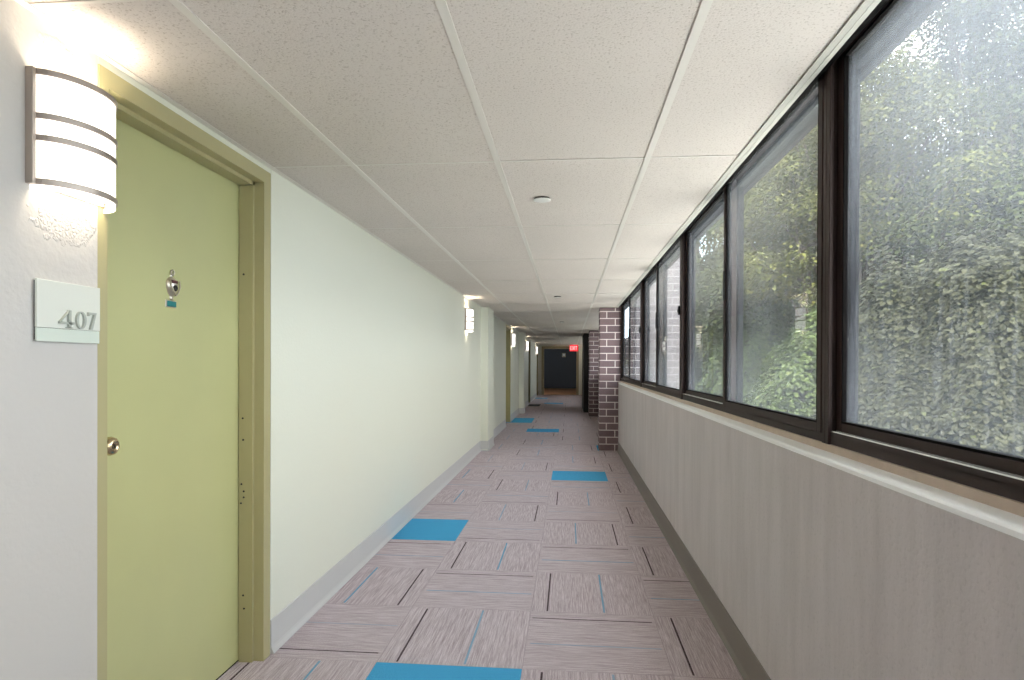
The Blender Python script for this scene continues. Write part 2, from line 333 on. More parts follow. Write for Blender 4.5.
def glass_mat():
    mt = bpy.data.materials.new('dirty_window_glass'); mt.use_nodes = True
    n = mt.node_tree.nodes; l = mt.node_tree.links; n.clear()
    out = n.new('ShaderNodeOutputMaterial'); g = n.new('ShaderNodeNewGeometry'); sx = n.new('ShaderNodeSeparateXYZ'); l.new(g.outputs['Position'], sx.inputs[0])
    def math_(op, a, c=None, c2=None, clamp=False):
        q = n.new('ShaderNodeMath'); q.operation = op; q.use_clamp = clamp
        for i, v in enumerate((a, c, c2)):
            if v is None: continue
            if isinstance(v, (int, float)): q.inputs[i].default_value = v
            else: l.new(v, q.inputs[i])
        return q.outputs[0]
    def noise_(sc, det, scale):
        mp = n.new('ShaderNodeMapping'); mp.inputs['Scale'].default_value = scale; l.new(g.outputs['Position'], mp.inputs[0])
        x = n.new('ShaderNodeTexNoise'); x.inputs['Scale'].default_value = sc; x.inputs['Detail'].default_value = det; x.inputs['Roughness'].default_value = .6; l.new(mp.outputs[0], x.inputs['Vector']); return x.outputs['Fac']
    def rng(v, a, b_, c, d):
        q = n.new('ShaderNodeMapRange'); l.new(v, q.inputs[0])
        for i, k in enumerate(('From Min', 'From Max', 'To Min', 'To Max')): q.inputs[k].default_value = (a, b_, c, d)[i]
        return q.outputs[0]
    streak = rng(noise_(1, 5, (55, 70, 4.5)), .5, .8, 0, .06)        # rain streaks
    fleck = rng(noise_(1, 3, (150, 190, 45)), .64, .80, 0, .22)         # spots
    cloud = rng(noise_(1, 3, (1.7, 1.7, 1.7)), .35, .75, .0, .02)       # uneven film
    # grime that has settled along the lower edge, and a film under the top corner of the nearest pane
    low = math_('MULTIPLY', rng(sx.outputs['Z'], 1.09, 1.42, 1, 0), .035)
    near = math_('MULTIPLY', rng(sx.outputs['Y'], 1.95, 1.15, .15, 1), rng(sx.outputs['Z'], 1.40, 2.0, 0, .26))
    f = math_('ADD', math_('ADD', streak, fleck), math_('ADD', math_('ADD', cloud, low), near))
    f = math_('ADD', f, .002, clamp=True)
    f = math_('MINIMUM', f, .3)
    tr = n.new('ShaderNodeBsdfTransparent'); tr.inputs[0].default_value = (.93, .96, .95, 1)
    gl = n.new('ShaderNodeBsdfGlossy'); gl.inputs['Roughness'].default_value = .01
    dt = n.new('ShaderNodeVectorMath'); dt.operation = 'DOT_PRODUCT'; l.new(g.outputs['Normal'], dt.inputs[0]); l.new(g.outputs['Incoming'], dt.inputs[1])
    fr = math_('MULTIPLY_ADD', math_('POWER', math_('SUBTRACT', 1, math_('ABSOLUTE', dt.outputs['Value'])), 5), .42, .03)
    m1 = n.new('ShaderNodeMixShader'); l.new(fr, m1.inputs[0]); l.new(tr.outputs[0], m1.inputs[1]); l.new(gl.outputs[0], m1.inputs[2])
    df = n.new('ShaderNodeBsdfDiffuse'); df.inputs[0].default_value = (.66, .71, .78, 1)
    tl = n.new('ShaderNodeBsdfTranslucent'); tl.inputs[0].default_value = (.66, .71, .78, 1)
    m2 = n.new('ShaderNodeMixShader'); m2.inputs[0].default_value = .55; l.new(df.outputs[0], m2.inputs[1]); l.new(tl.outputs[0], m2.inputs[2])
    m3 = n.new('ShaderNodeMixShader'); l.new(f, m3.inputs[0]); l.new(m1.outputs[0], m3.inputs[1]); l.new(m2.outputs[0], m3.inputs[2])
    l.new(m3.outputs[0], out.inputs['Surface'])
    return mt
M['glass'] = glass_mat()

def glow_mat():
    mt = bpy.data.materials.new('lit_opal_glass'); mt.use_nodes = True
    b = mt.node_tree.nodes['Principled BSDF']; b.inputs['Base Color'].default_value = (.9, .88, .84, 1); b.inputs['Roughness'].default_value = .35
    b.inputs['Emission Color'].default_value = (1, .945, .86, 1); b.inputs['Emission Strength'].default_value = GLOW
    return mt
M['glow'] = glow_mat()

# ------------------------------------------------------------------ floor: carpet tiles turned a quarter from one to the next
def make_floor():
    X0, Y0 = -0.797, 2.583
    BLUE = {(0, -1), (-1, 3), (1, 7), (0, 15), (-1, 18), (-1, 19), (0, 29), (2, 11), (-1, 34), (1, -5)}
    FLIP = {(-1, 0), (-1, 1), (1, 3), (0, 5)}
    rnd = random.Random(4)
    v = []; f = []; uvs = []; mi = []; tid = []; yarn = []
    xs0, xs1 = -1.5, XR
    for c in range(-2, 3):
        for r in range(-13, 42):
            a0, a1 = X0 + c*T, X0 + (c+1)*T; b0, b1 = Y0 + r*T, Y0 + (r+1)*T
            ca0, ca1 = max(a0, xs0), min(a1, xs1); cb0, cb1 = max(b0, YB), min(b1, YE + .1)
            flip = rnd.random() < .28 if (c, r) not in FLIP else True
            if (c, r) in {(0,0),(0,1),(0,2),(1,0),(1,1),(1,2),(2,2),(2,4),(2,1)}: flip = False
            yn = rnd.uniform(.35, 1.0); ti = rnd.uniform(0, 50)
            if ca1 <= ca0 or cb1 <= cb0: continue
            k = len(v); v += [(ca0, cb0, 0), (ca1, cb0, 0), (ca1, cb1, 0), (ca0, cb1, 0)]; f.append((k, k+1, k+2, k+3))
            vert = (c + r) % 2 == 0
            for (x, y) in ((ca0, cb0), (ca1, cb0), (ca1, cb1), (ca0, cb1)):
                px, py = (x-a0)/T, (y-b0)/T
                u, w_ = (py, px) if vert else (px, 1-py)
                if flip: w_ = 1 - w_
                uvs.append((u, w_))
            mi.append(1 if (c, r) in BLUE else 0); tid.append(ti); yarn.append(yn)
    me = bpy.data.meshes.new('floor'); me.from_pydata(v, [], f)
    ul = me.uv_layers.new(name='UVMap')
    for i, q in enumerate(uvs): ul.data[i].uv = q
    for nm, dat in (('tile_id', tid), ('yarn', yarn)):
        a = me.attributes.new(nm, 'FLOAT', 'FACE'); a.data.foreach_set('value', dat)
    me.materials.append(M['carpet']); me.materials.append(M['carpet_blue']); me.polygons.foreach_set('material_index', mi)
    o = bpy.data.objects.new('floor', me); COL.objects.link(o); o['kind'] = 'structure'
    s = MB().box(-1.6, .92, YB-.1, YE+.1, -.2, -.004).build('slab', M['stucco'], o)
    return o
make_floor()

# ------------------------------------------------------------------ ceiling: panels, tees, edge angles
def make_ceiling():
    xs = [XL, -0.908, -0.298, 0.312, 0.672]; L2 = 1.22; yc = 2.589
    mb = MB(); rnd = random.Random(7)
    j0 = math.floor((YB - yc)/L2); ys = [yc + j*L2 for j in range(j0, 21)]
    g = .0022
    for a, b in zip(xs[:-1], xs[1:]):
        for c, d in zip(ys[:-1], ys[1:]):
            c, d = max(c, YB), min(d, YE)
            if d <= c: continue
            dz = rnd.uniform(-.0012, .0012)
            mb.box(a+g, b-g, c+g, d-g, CZ+.001+dz, CZ+.018)
    ce = struct('ceiling', mb, M['ceiling'])
    tb = MB()
    for x in xs[1:4]:                                   # long tees
        tb.box(x-.012, x+.012, YB, YE, CZ-.003, CZ+.0005); tb.box(x-.001, x+.001, YB, YE, CZ, CZ+.03)
    for y in ys:
        if YB < y < YE:
            for a, b in zip(xs[:-1], xs[1:]): tb.box(a+.013, b-.013, y+.001, y+.012, CZ-.0006, CZ+.0012)
    tb.build('ceiling_tee', M['tee'], ce)
    ab = MB()
    ab.prism_y([(XL, CZ+.03), (XL, CZ-.003), (XL+.022, CZ-.003), (XL+.022, CZ-.001), (XL+.002, CZ-.001), (XL+.002, CZ+.03)], YB, YE)
    ab.build('wall_angle', M['tee'], ce); ab = MB()
    ab.prism_y([(.668, CZ-.001), (.668, CZ-.004), (.6875, CZ-.004), (.6875, CZ-.001)], YB, YE)
    ab.prism_y([(.689, CZ+.02), (.689, CZ-.004), (.7055, CZ-.002), (.7055, CZ+.02)], YB, YE)
    ab.build('edge_trim', M['edge_trim'], ce)
    MB().box(-1.5, .72, YB, YE+.1, CZ+.03, CZ+.05).build('plenum_board', M['gap'], ce)
    # unseen roof slab, added to keep sunlight from leaking in
    r = MB().box(-6.5, .95, YB-.3, YE+9, 2.55, 2.9).build('unseen_roof_slab', M['stucco'], ce)
    return ce
make_ceiling()

# ------------------------------------------------------------------ left wall with its door openings, pilasters
def make_left():
    near = MB(); near.box(-1.45, XL, YB, DOORS[0][0], 0, CZ+.03)
    struct('wall_left_near', near, M['wall_near'])
    wl = MB(); edges = [DOORS[0][1]]
    for a, b in DOORS[1:]: edges += [a, b]
    edges.append(YE)
    for i in range(0, len(edges), 2): wl.box(-1.45, XL, edges[i], edges[i+1], 0, CZ+.03)
    for a, b in DOORS: wl.box(-1.45, XL-.002, a, b, 2.059, CZ+.03)
    struct('wall_left', wl, M['wall'])
    p = MB(); p.box(XL, -1.165, 9.085, 9.77, 0, CZ-.003); p.box(XL, -1.15, 16.07, 16.75, 0, CZ-.003)
    struct('trim_1', p, M['wall'])
    # cove base
    bb = MB()
    def seg(x, y0, y1):
        bb.prism_y([(x, 0), (x+.016, 0), (x+.015, .006), (x+.0065, .02), (x+.004, .03), (x+.004, .143), (x, .145)], y0, y1)
    def seg_x(x0, x1, y):
        bb.box(x0, x1, y-.004, y, .02, .145); bb.box(x0, x1+.004, y-.012, y, 0, .012)
    seg(XL, YB, DOORS[0][0]-.0)
    ys = [DOORS[0][1]+.001, 9.085, None, 9.77, DOORS[1][0], None, DOORS[1][1], 16.07, None, 16.75, DOORS[2][0], None, DOORS[2][1], DOORS[3][0], None, DOORS[3][1], YE]
    i = 0
    while i < len(ys):
        seg(XL, ys[i], ys[i+1]); i += 3
    seg(-1.165, 9.081, 9.774); seg_x(XL, -1.165, 9.085); seg(-1.15, 16.066, 16.754); seg_x(XL, -1.15, 16.07)
    struct('baseboard_left', bb, M['base'])
make_left()

def make_door(n, y0, y1, leafmat, detail):
    """steel frame from y0 to y1, leaf recessed 10 cm"""
    root = empty('door_%d' % n, (XL, (y0+y1)/2, 0)); root['kind'] = 'structure'
    fr = MB(); z1 = 2.007; ztop = 2.059
    yn, yf = y0+.038, y1-.069                # opening edges
    b = .0012
    fr.box(-1.42, XL-.0005, y0, yn, 0, ztop)                       # near jamb
    fr.box(-1.42, XL+.0035, yf, y1-.011, 0, ztop)                  # far jamb
    fr.box(-1.45, -1.313, yn, yn+.016, 0, z1-.014); fr.box(-1.372, -1.313, yf-.016, yf, 0, z1)
    fr.box(-1.42, XL+.0035, yn, yf, z1, ztop)                      # head
    fr.box(-1.372, -1.313, yn, yf, z1-.016, z1)
    if n == 1: fr.box(XL-.0005, XL+.0035, y0+.002, yn, 1.99, ztop)
    f = fr.build('door_frame', M['frame_green'], root)
    gm = MB().box(-1.42, XL-.006, y1-.011, y1, 0, ztop); gm.build('frame_groove', M['groove'], root)
    lf = MB(); lf.box(-1.42, -1.375, yn+.004, yf-.004, .008, z1-.006, 0)
    leaf = lf.build('door_leaf', leafmat, root)
    MB().box(-1.44, -1.377, yn, yf, 0, .006).build('threshold', M['bronze_dark'], root)
    MB().box(-1.45, -1.43, y0, y1, 0, ztop).build('leaf_backing', M['gap'], root)
    # knob
    ky, kz = yn+.069, 1.008
    k = MB(); k.lathe([(.031, 0), (.031, .004), (.026, .009), (.012, .012), (.011, .032), (.018, .038), (.0262, .046), (.0275, .056), (.024, .066), (.016, .071), (.0125, .0712), (.011, .069), (.004, .069)], (-1.375, ky, kz), (1, 0, 0), 32)
    kn = k.build('door_knob', M['brass'], root); kn['label'] = 'brushed brass round knob'
    MB().box(-1.3065, -1.3045, ky-.0012, ky+.0012, kz-.005, kz+.005).build('key_slot', M['black'], kn)
    if not detail: return root
    # strike holes and old screw holes in the far jamb
    hs = MB()
    for z, x in ((1.62, -1.352), (1.02, -1.355), (.93, -1.353), (.745, -1.36), (.715, -1.35), (.69, -1.35), (.665, -1.362), (.28, -1.352), (.225, -1.348)):
        hs.lathe([(.0042, 0), (.0042, .0012)], (x, yf-.0162+.0, z), (0, -1, 0), 10)
    hs.build('screw_hole', M['black'], f)
    # door knocker
    kx, ky, kz = -1.375, 2.079, 1.516
    kb = MB(); prof = [(.0, .052), (.008, .050), (.010, .046), (.007, .043), (.012, .038), (.024, .030), (.031, .018), (.0325, .005), (.030, -.012), (.023, -.030), (.013, -.044), (.007, -.050), (.012, -.054), (.009, -.060), (.0, -.062)]
    seg = 14; v = []
    for r, z in prof:
        for i in range(seg+1):
            q = math.pi*i/seg; v.append((kx + max(r, .0006)*.55*math.sin(q), ky + max(r, .0006)*math.cos(q)*.9, kz + z*.78))
    fs = [(k_*(seg+1)+i, k_*(seg+1)+i+1, (k_+1)*(seg+1)+i+1, (k_+1)*(seg+1)+i) for k_ in range(len(prof)-1) for i in range(seg)]
    kb.add(v, fs, 0, True)
    kno = kb.build('door_knocker', M['steel'], root); kno['label'] = 'small urn-shaped steel knocker'
    ring = [(kx+.006, ky+.0085*math.cos(q), kz+.046+.0085*math.sin(q)) for q in [2*math.pi*i/16 for i in range(16)]]
    MB().tube(ring, .0028, 6, closed=True).build('knocker_loop', M['steel'], kno)
    MB().box(kx+.010, kx+.0185, ky-.019, ky+.012, kz+.008, kz+.019, bev=.002).build('knocker_band', mat('maroon_enamel', (84, 40, 44), .4), kno)
    k2 = MB(); k2.lathe([(.0105, 0), (.0105, .004), (.008, .0055), (.006, .004)], (kx+.0155, ky-.002, kz-.008), (1, 0, 0), 18)
    k2.build('peephole', M['black'], kno)
    k3 = MB(); k3.tube([(kx+.014, ky-.026, kz+.018), (kx+.018, ky-.023, kz-.004), (kx+.019, ky-.011, kz-.024), (kx+.018, ky, kz-.034), (kx+.019, ky+.011, kz-.024), (kx+.018, ky+.023, kz-.004), (kx+.014, ky+.026, kz+.018)], .0028, 6)
    k3.build('knocker_handle', M['steel'], kno)
    np_ = MB().box(kx, kx+.003, ky-.034, ky+.026, kz-.075, kz-.050, bev=.001).build('name_plate', M['steel'], root)
    MB().box(kx+.003, kx+.0036, ky-.026, ky+.024, kz-.072, kz-.053).build('plate_label', M['teal'], np_)
    return root
make_door(1, *DOORS[0], M['door_green'], True)
make_door(2, *DOORS[1], M['door_green'], False)
make_door(3, *DOORS[2], M['door_dark'], False)
make_door(4, *DOORS[3], M['door_dark'], False)

# ------------------------------------------------------------------ right: low wall, sill, windows, brick
def make_right():
    mb = MB(); mb.box(XR, .92, YB, 16.7, 0, .975); mb.box(XR, .92, 18.7, YE, 0, .975)
    struct('wall_right', mb, M['stucco'])
    sl = MB(); sl.prism_y([(XR, .9745), (XR, .985), (XR+.004, .990), (.752, 1.000), (.92, 1.000), (.92, .9745)], YB, YE)
    struct('trim_2', sl, M['sill'])
    cs = MB(); cs.prism_y([(.7495, .999), (.7485, 1.020), (.751, 1.0235), (.80, 1.0235), (.80, .999)], YB, YE)
    struct('trim_3', cs, M['caulk'])
    bb = MB()
    for y0, y1 in ((YB, 16.7), (18.7, YE)):
        x = XR; bb.prism_y([(x, 0), (x-.016, 0), (x-.015, .006), (x-.0065, .02), (x-.004, .03), (x-.004, .143), (x, .145)], y0, y1)
    struct('baseboard_right', bb, M['base_dark'])
    hd = MB(); hd.box(.705, .92, YB, YE, 2.15, 2.55)
    struct('trim_4', hd, M['bronze_dark'])
    # brick piers: inside half and the fin outside
    for i, (y0, y1, x0) in enumerate(((9.26, 9.56, .440), (15.34, 15.95, .487))):
        p = MB(); p.box(x0, .7118, y0, y1, 0, CZ-.004); p.box(.7118, .80, y0, y1, 1.0, 2.15)
        o = struct('brick_column', p, M['brick'])
        tag(o, kind='structure')
    fin = MB(); fin.box(.93, 1.68, 9.3, 9.75, -9, 5)
    o = struct('brick_fin_wall', fin, M['brick_out'])
    fin = MB(); fin.box(.93, 1.30, 15.3, 15.9, -9, 5)
    o = struct('brick_fin_wall', fin, M['brick_out'])
    # windowless stretch beyond the second column, its unlit darkness painted in as black
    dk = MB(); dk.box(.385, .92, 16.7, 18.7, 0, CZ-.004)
    struct('wall_right_dark', dk, M['unlit_wall'])
    # outer face of the building below the windows
    ob = MB(); ob.box(.92, .94, YB, YE, -9, .99); ob.box(.92, .94, YB, YE, 2.30, 2.9)
    struct('wall_outer', ob, M['brick_out'])
make_right()

Z0W, Z1W = 1.0235, 2.15
def make_window(n, ya, yb, full=True):
    """sliding window between mullions ya and yb: near sash on the inner track, far sash on the outer one"""
    root = empty('window_%d' % n, (.75, (ya+yb)/2, Z0W)); root['kind'] = 'structure'
    fr = MB(); ym = (ya+yb)/2 + .01
    # sill channel with its face, head channel, jambs
    fr.box(.745, .80, ya, yb, Z0W, 1.050, bev=.0015)
    fr.box(.745, .753, ya, yb, 1.045, 1.0605, bev=.001)
    fr.box(.745, .80, ya, yb, 2.128, Z1W)
    fr.box(.7375, .748, ya, ya+.022, Z0W, 2.132, bev=.0015); fr.box(.7375, .748, yb-.024, yb, Z0W, 2.132, bev=.0015)
    fr.box(.748, .80, ya, ya+.012, 1.05, 2.13); fr.box(.748, .80, yb-.012, yb, 1.05, 2.13)
    fr.build('window_frame', M['bronze'], root)
    tr = MB(); tr.box(.7445, .7462, ya+.03, yb-.03, 1.0605, 1.0635); tr.box(.7565, .7580, ya+.03, yb-.03, 1.050, 1.0645)
    t = tr.build('track', M['alu'], root); t['label'] = 'bright aluminium sliding track'
    hd = MB(); hd.box(.712, .732, ya, yb, 2.095, Z1W); hd.build('head_channel', M['bronze_dark'], root)
    def sash(x0, x1, y0, y1, gx, zb, zt, sw0, sw1):
        s = MB(); za, zc = 1.051, 2.145
        s.box(x0, x1, y0, y0+sw0, za, zc, bev=.0012); s.box(x0, x1, y1-sw1, y1, za, zc, bev=.0012)
        s.box(x0, x1, y0+sw0, y1-sw1, za, zb-.006, bev=.0012); s.box(x0, x1, y0+sw0, y1-sw1, zt+.006, zc, bev=.0012)
        so_ = s.build('sash', M['bronze'], root)
        g = MB(); q = .006
        g.box(x0+.001, x1-.001, y0+sw0, y0+sw0+q, zb-q, zt+q); g.box(x0+.001, x1-.001, y1-sw1-q, y1-sw1, zb-q, zt+q)
        g.box(x0+.001, x1-.001, y0+sw0, y1-sw1, zb-q, zb); g.box(x0+.001, x1-.001, y0+sw0, y1-sw1, zt, zt+q)
        g.build('gasket', M['bronze_dark'], so_)
        p = MB().box(gx, gx+.003, y0+sw0+.002, y1-sw1-.002, zb-.003, zt+.003); p.build('pane', M['glass'], so_)
        return so_
    inner = sash(.7385, .7615, ya+.033, ym+.03, .747, 1.084, 2.110, .030, .042)
    outer = sash(.764, .786, ym-.02, yb-.013, .775, 1.092, 2.117, .040, .034)
    # latch on the inner sash at the near mullion and pull on the meeting stile
    if abs(ya - P0) > .01:
      lt = MB(); lt.box(.724, .739, ya+.036, ya+.056, 1.585, 1.645, bev=.003); lt.box(.719, .727, ya+.040, ya+.052, 1.605, 1.622, bev=.002)
      lt.build('latch', M['black'], inner)
    pl = MB(); pl.box(.730, .739, ym-.006, ym+.010, 1.56, 1.70, bev=.002); pl.build('pull', M['black'], inner)
    # weathered storm frame on the outside
    st = MB(); zt = 1.248 + .80*1.068
    st.box(.805, .83, ya, yb, zt, Z1W+.02); st.box(.805, .83, ya, yb, 1.0, 1.055)
    st.box(.805, .83, ym+.02, ym+.16, 1.05, zt); st.box(.805, .83, ya, ya+.085, 1.05, zt)
    st.build('storm_frame', M['outer_alu'], root)
    return root
P0, PW = 1.905, 2.37
spans = [(P0-3*PW, P0-2*PW), (P0-2*PW, P0-PW), (P0-PW, P0), (P0, P0+PW), (P0+PW, P0+2*PW), (P0+2*PW, 9.245), (9.58, 11.5), (11.5, 13.4), (13.4, 15.33), (18.7, 21.2), (21.2, 23.8), (23.8, YE)]
for i, (a, b) in enumerate(spans): make_window(i+1, a, b)

# ------------------------------------------------------------------ ends of the corridor
def make_ends():
    e = MB(); e.box(-1.45, .92, YB-.15, YB, 0, CZ+.05)
    struct('wall_back', e, M['wall'])
    x0, x1, zt = -1.045, .300, 1.915
    e = MB(); e.box(-1.45, x0-.10, YE, YE+.2, 0, CZ+.05); e.box(x1+.10, .92, YE, YE+.2, 0, CZ+.05); e.box(x0-.10, x1+.10, YE, YE+.2, zt+.10, CZ+.05)
    struct('wall_end', e, M['wall'])
    f = MB(); f.box(x0-.10, x0, YE-.03, YE+.2, 0, zt+.10, bev=.004); f.box(x1, x1+.10, YE-.03, YE+.2, 0, zt+.10, bev=.004); f.box(x0, x1, YE-.03, YE+.2, zt, zt+.10, bev=.004)
    struct('trim_5', f, M['tan_frame'])
    l = MB(); l.box(-3.2, 2.6, YE+7.5, YE+7.7, 0, 2.5); struct('wall_lobby', l, M['navy'])
    l = MB(); l.box(-3.3, -3.2, YE+.2, YE+7.6, 0, 2.5); l.box(2.6, 2.7, YE+.2, YE+7.6, 0, 2.5); l.box(-3.3, 2.7, YE+.2, YE+7.6, 2.2, 2.35); struct('wall_lobby_side', l, M['navy'])
    l = MB(); l.box(-3.3, 2.7, YE+.1, YE+7.7, -.1, .002); struct('floor_lobby', l, M['tan'])
make_ends()

# ------------------------------------------------------------------ sconces
def make_sconce():
    """half-oval opal glass shade in a nickel frame; back plate on the wall; origin on the wall, centre of the plate"""
    root = empty('wall_sconce', (0, 0, 0))
    A, B, H2 = .125, .090, .137
    def arc(a, b, k=28): return [(b*math.sin(math.pi*i/k), -a*math.cos(math.pi*i/k)) for i in range(k+1)]
    def band(z0, z1, a, b, th, mi=0):
        m_ = MB(); o = arc(a, b); i_ = arc(a-th, b-th); n = len(o); v = []
        for z in (z0, z1):
            v += [(x, y, z) for x, y in o]; v += [(x, y, z) for x, y in i_]
        f = []
        for k in range(n-1):
            f += [(k, k+1, 2*n+k+1, 2*n+k), (n+k, 3*n+k, 3*n+k+1, n+k+1), (k, n+k, n+k+1, k+1), (2*n+k, 2*n+k+1, 3*n+k+1, 3*n+k)]
        f += [(0, 2*n, 3*n, n), (n-1, 2*n-1, 4*n-1, 3*n-1)]
        return m_.add(v, f, mi, False)
    shade = band(-H2-.012, H2-.004, A-.004, B-.004, .003); 
    shade.build('lamp_shade', M['glow'], root)
    bp = MB().box(0, .004, -A+.012, A-.012, -H2+.004, H2-.004); bp.build('back_plate', M['white'], root)
    fr = MB()
    for z0, z1 in ((H2-.014, H2), (-H2, -H2+.014)):
        b = band(z0, z1, A, B, .0035); fr.add(b.v, b.f)
    for zc in (.026, -.026):
        b = band(zc-.0068, zc+.0068, A, B, .0035); fr.add(b.v, b.f)
    for s in (-1, 1): fr.box(0, .020, s*A-.009, s*A+.001, -H2, H2, bev=.001)
    fr.build('metal_frame', M['nickel'], root)
    br = MB().box(.004, .062, -.006, .006, -H2+.012, -H2+.015); br.lathe([(.004, 0), (.004, .010), (.0065, .011), (.0065, .016)], (.05, 0, -H2+.014), (0, 0, -1), 14)
    br.build('bracket', M['nickel'], root)
    ld = bpy.data.lights.new('bulb_light', 'POINT'); ld.energy = BULB; ld.shadow_soft_size = .035; ld.color = (1, .86, .68)
    for z in (.035,):
        lo = bpy.data.objects.new('bulb_light', ld); COL.objects.link(lo); lo.parent = root; lo.location = (.045, 0, z)
    return root
sc0 = make_sconce()
SC = [(1.513, 1.808, 'nickel and opal wall sconce, nearest and largest, above the 407 plaque'),
      (7.80, 1.806, 'lit wall sconce at the far end of the long blank wall, before the first pilaster'),
      (14.0, 1.806, 'lit wall sconce just past the second green door, between the two pilasters'),
      (18.6, 1.806, 'small far lit sconce past the second pilaster, before the doormat'),
      (24.0, 1.806, 'farthest lit wall sconce, beside the end of the corridor')]
for i, (y, z, lab) in enumerate(SC):
    s = sc0 if i == 0 else copy_tree(sc0)
    s.location = (XL, y, z); tag(s, lab, 'wall light', 'sconces along the left wall')

# ------------------------------------------------------------------ number plaque
def make_plaque():
    root = empty('room_number_plaque', (XL, 1.487, 1.381)); tag(root, 'pale sage plaque with raised number 407 on the wall beside the green door', 'sign')
    x0, x1 = XL+.005, XL+.012
    y0, y1, z0, zs, z1 = 1.400, 1.604, 1.300, 1.333, 1.450
    MB().box(x0, x1, y0, y1, zs+.0006, z1, bev=.001).build('number_panel', M['plaque'], root)
    panel = root.children[0]
    MB().box(x0, x1-.0012, y0+.0005, y1-.0005, z0, zs, bev=.001).build('lower_strip', M['plaque_strip'], root)
    MB().box(XL, x0, y0+.004, y1-.004, z0+.004, z1-.004).build('backing', M['black'], root)
    # raised numerals, drawn as thick and thin strokes
    d = MB(); xf, xo = x1-.0005, x1+.0062; h = .045; zb = 1.336
    def poly(pts):
        n = len(pts); v = [(xf, y, zb+z*h) for y, z in pts] + [(xo, y, zb+z*h) for y, z in pts]
        d.add(v, [tuple(range(n))[::-1], tuple(range(n, 2*n))] + [(i, (i+1) % n, n+(i+1) % n, n+i) for i in range(n)])
    y = 1.462                       # 4
    poly([(y, .30), (y+.030, 1.0), (y+.034, 1.0), (y+.006, .36), (y+.006, .30)])
    poly([(y, .34), (y, .22), (y+.046, .22), (y+.046, .34)])
    poly([(y+.028, 0), (y+.036, 0), (y+.036, 1.0), (y+.028, 1.0)])
    poly([(y+.022, 0), (y+.042, 0), (y+.042, .04), (y+.022, .04)])
    y = 1.532; k = 28               # 0
    for i in range(k):
        a, b = 2*math.pi*i/k, 2*math.pi*(i+1)/k
        ro = lambda q: (y+.0165*math.cos(q), .5+.5*math.sin(q)); ri = lambda q: (y+.0095*math.cos(q), .5+.44*math.sin(q))
        poly([ro(a), ro(b), ri(b), ri(a)])
    y = 1.556                       # 7
    poly([(y, 1.0), (y, .80), (y+.004, .80), (y+.006, .88), (y+.022, .88), (y+.028, 1.0)])
    poly([(y+.021, .95), (y+.028, 1.0), (y+.014, 0), (y+.006, 0)])
    d.build('number', mat('shade_darkened_numerals', (176, 180, 170), .5), panel)  # darker than the like-coloured panel, in place of the relief's shadows
make_plaque()

# ------------------------------------------------------------------ ceiling cover discs
def make_disc():
    root = empty('ceiling_disc', (0, 0, 0))
    m_ = MB(); m_.lathe([(.038, -.007), (.044, -.0085), (.0435, -.011), (.034, -.013), (.0005, -.0135)], (0, 0, 0), (0, 0, 1), 36); m_.build('cover_plate', M['white'], root)
    m_ = MB(); m_.lathe([(.041, -.0085), (.041, .003)], (0, 0, 0), (0, 0, 1), 36); m_.build('rim', M['gap'], root)
    return root
d0 = make_disc()
for i, (x, y, lab) in enumerate([(-.138, 3.181, 'round white sprinkler cover on the ceiling, nearest of the three'), (-.144, 7.745, 'small round white sprinkler cover on the ceiling, level with the second sconce'), (-.144, 12.35, 'farthest tiny round sprinkler cover, beyond the brick column')]):
    d = d0 if i == 0 else copy_tree(d0)
    d.location = (x, y, CZ); tag(d, lab, 'sprinkler', 'sprinkler covers along the ceiling')

# ------------------------------------------------------------------ exit sign, doormat, lobby notice
def make_exit():
    root = empty('exit_sign', (.17, 25.6, CZ)); tag(root, 'red lit exit sign hanging from the ceiling near the far doorway', 'exit sign')
    y = 25.6; x0, x1, z0, z1 = 0.02, .36, 1.80, 2.055
    MB().box(x0, x1, y, y+.05, z0, z1, bev=.006).build('sign_box', M['red'], root); sbox = root.children[0]
    MB().box((x0+x1)/2-.05, (x0+x1)/2+.05, y+.01, y+.04, z1, CZ-.001).build('canopy', M['white'], root)
    t = MB(); h = .15; zb = (z0+z1)/2-h/2; s = .018
    def bar(xa, za, xb, zb_):
        dx, dz = xb-xa, zb_-za; L_ = math.hypot(dx, dz); nx, nz = -dz/L_*s/2, dx/L_*s/2
        p = [(xa+nx, za+nz), (xb+nx, zb_+nz), (xb-nx, zb_-nz), (xa-nx, za-nz)]
        v = [(a, y+.0005, b) for a, b in p] + [(a, y-.003, b) for a, b in p]
        t.add(v, [(0,1,2,3), (7,6,5,4), (0,4,5,1), (1,5,6,2), (2,6,7,3), (3,7,4,0)])
    x = x0+.035
    bar(x, zb, x, zb+h); [bar(x, zb+h*q, x+.05, zb+h*q) for q in (.05, .5, .95)]; x += .075
    bar(x, zb, x+.06, zb+h); bar(x+.06, zb, x, zb+h); x += .088
    bar(x, zb, x, zb+h); x += .03
    bar(x, zb+h*.95, x+.065, zb+h*.95); bar(x+.0325, zb, x+.0325, zb+h)
    t.build('lettering', M['sign_letter'], sbox)
make_exit()
dm = MB(); dm.box(-1.24, -.88, 19.0, 19.8, .001, .012, bev=.004)
tag(dm.build('doormat', M['mat']), 'dark rubber doormat lying on the carpet before the charcoal door', 'doormat')
nb = empty('wall_notice', (-.2, YE+7.5, 1.8)); tag(nb, 'small pale grey box mounted on the dark lobby wall', 'wall box')
bx = -.28
MB().box(bx-.10, bx+.10, YE+7.45, YE+7.5, 1.66, 1.88, bev=.01).build('casing', M['tan_frame'], nb)
MB().box(bx-.06, bx+.06, YE+7.44, YE+7.452, 1.72, 1.84, bev=.004).build('window', M['white'], nb)

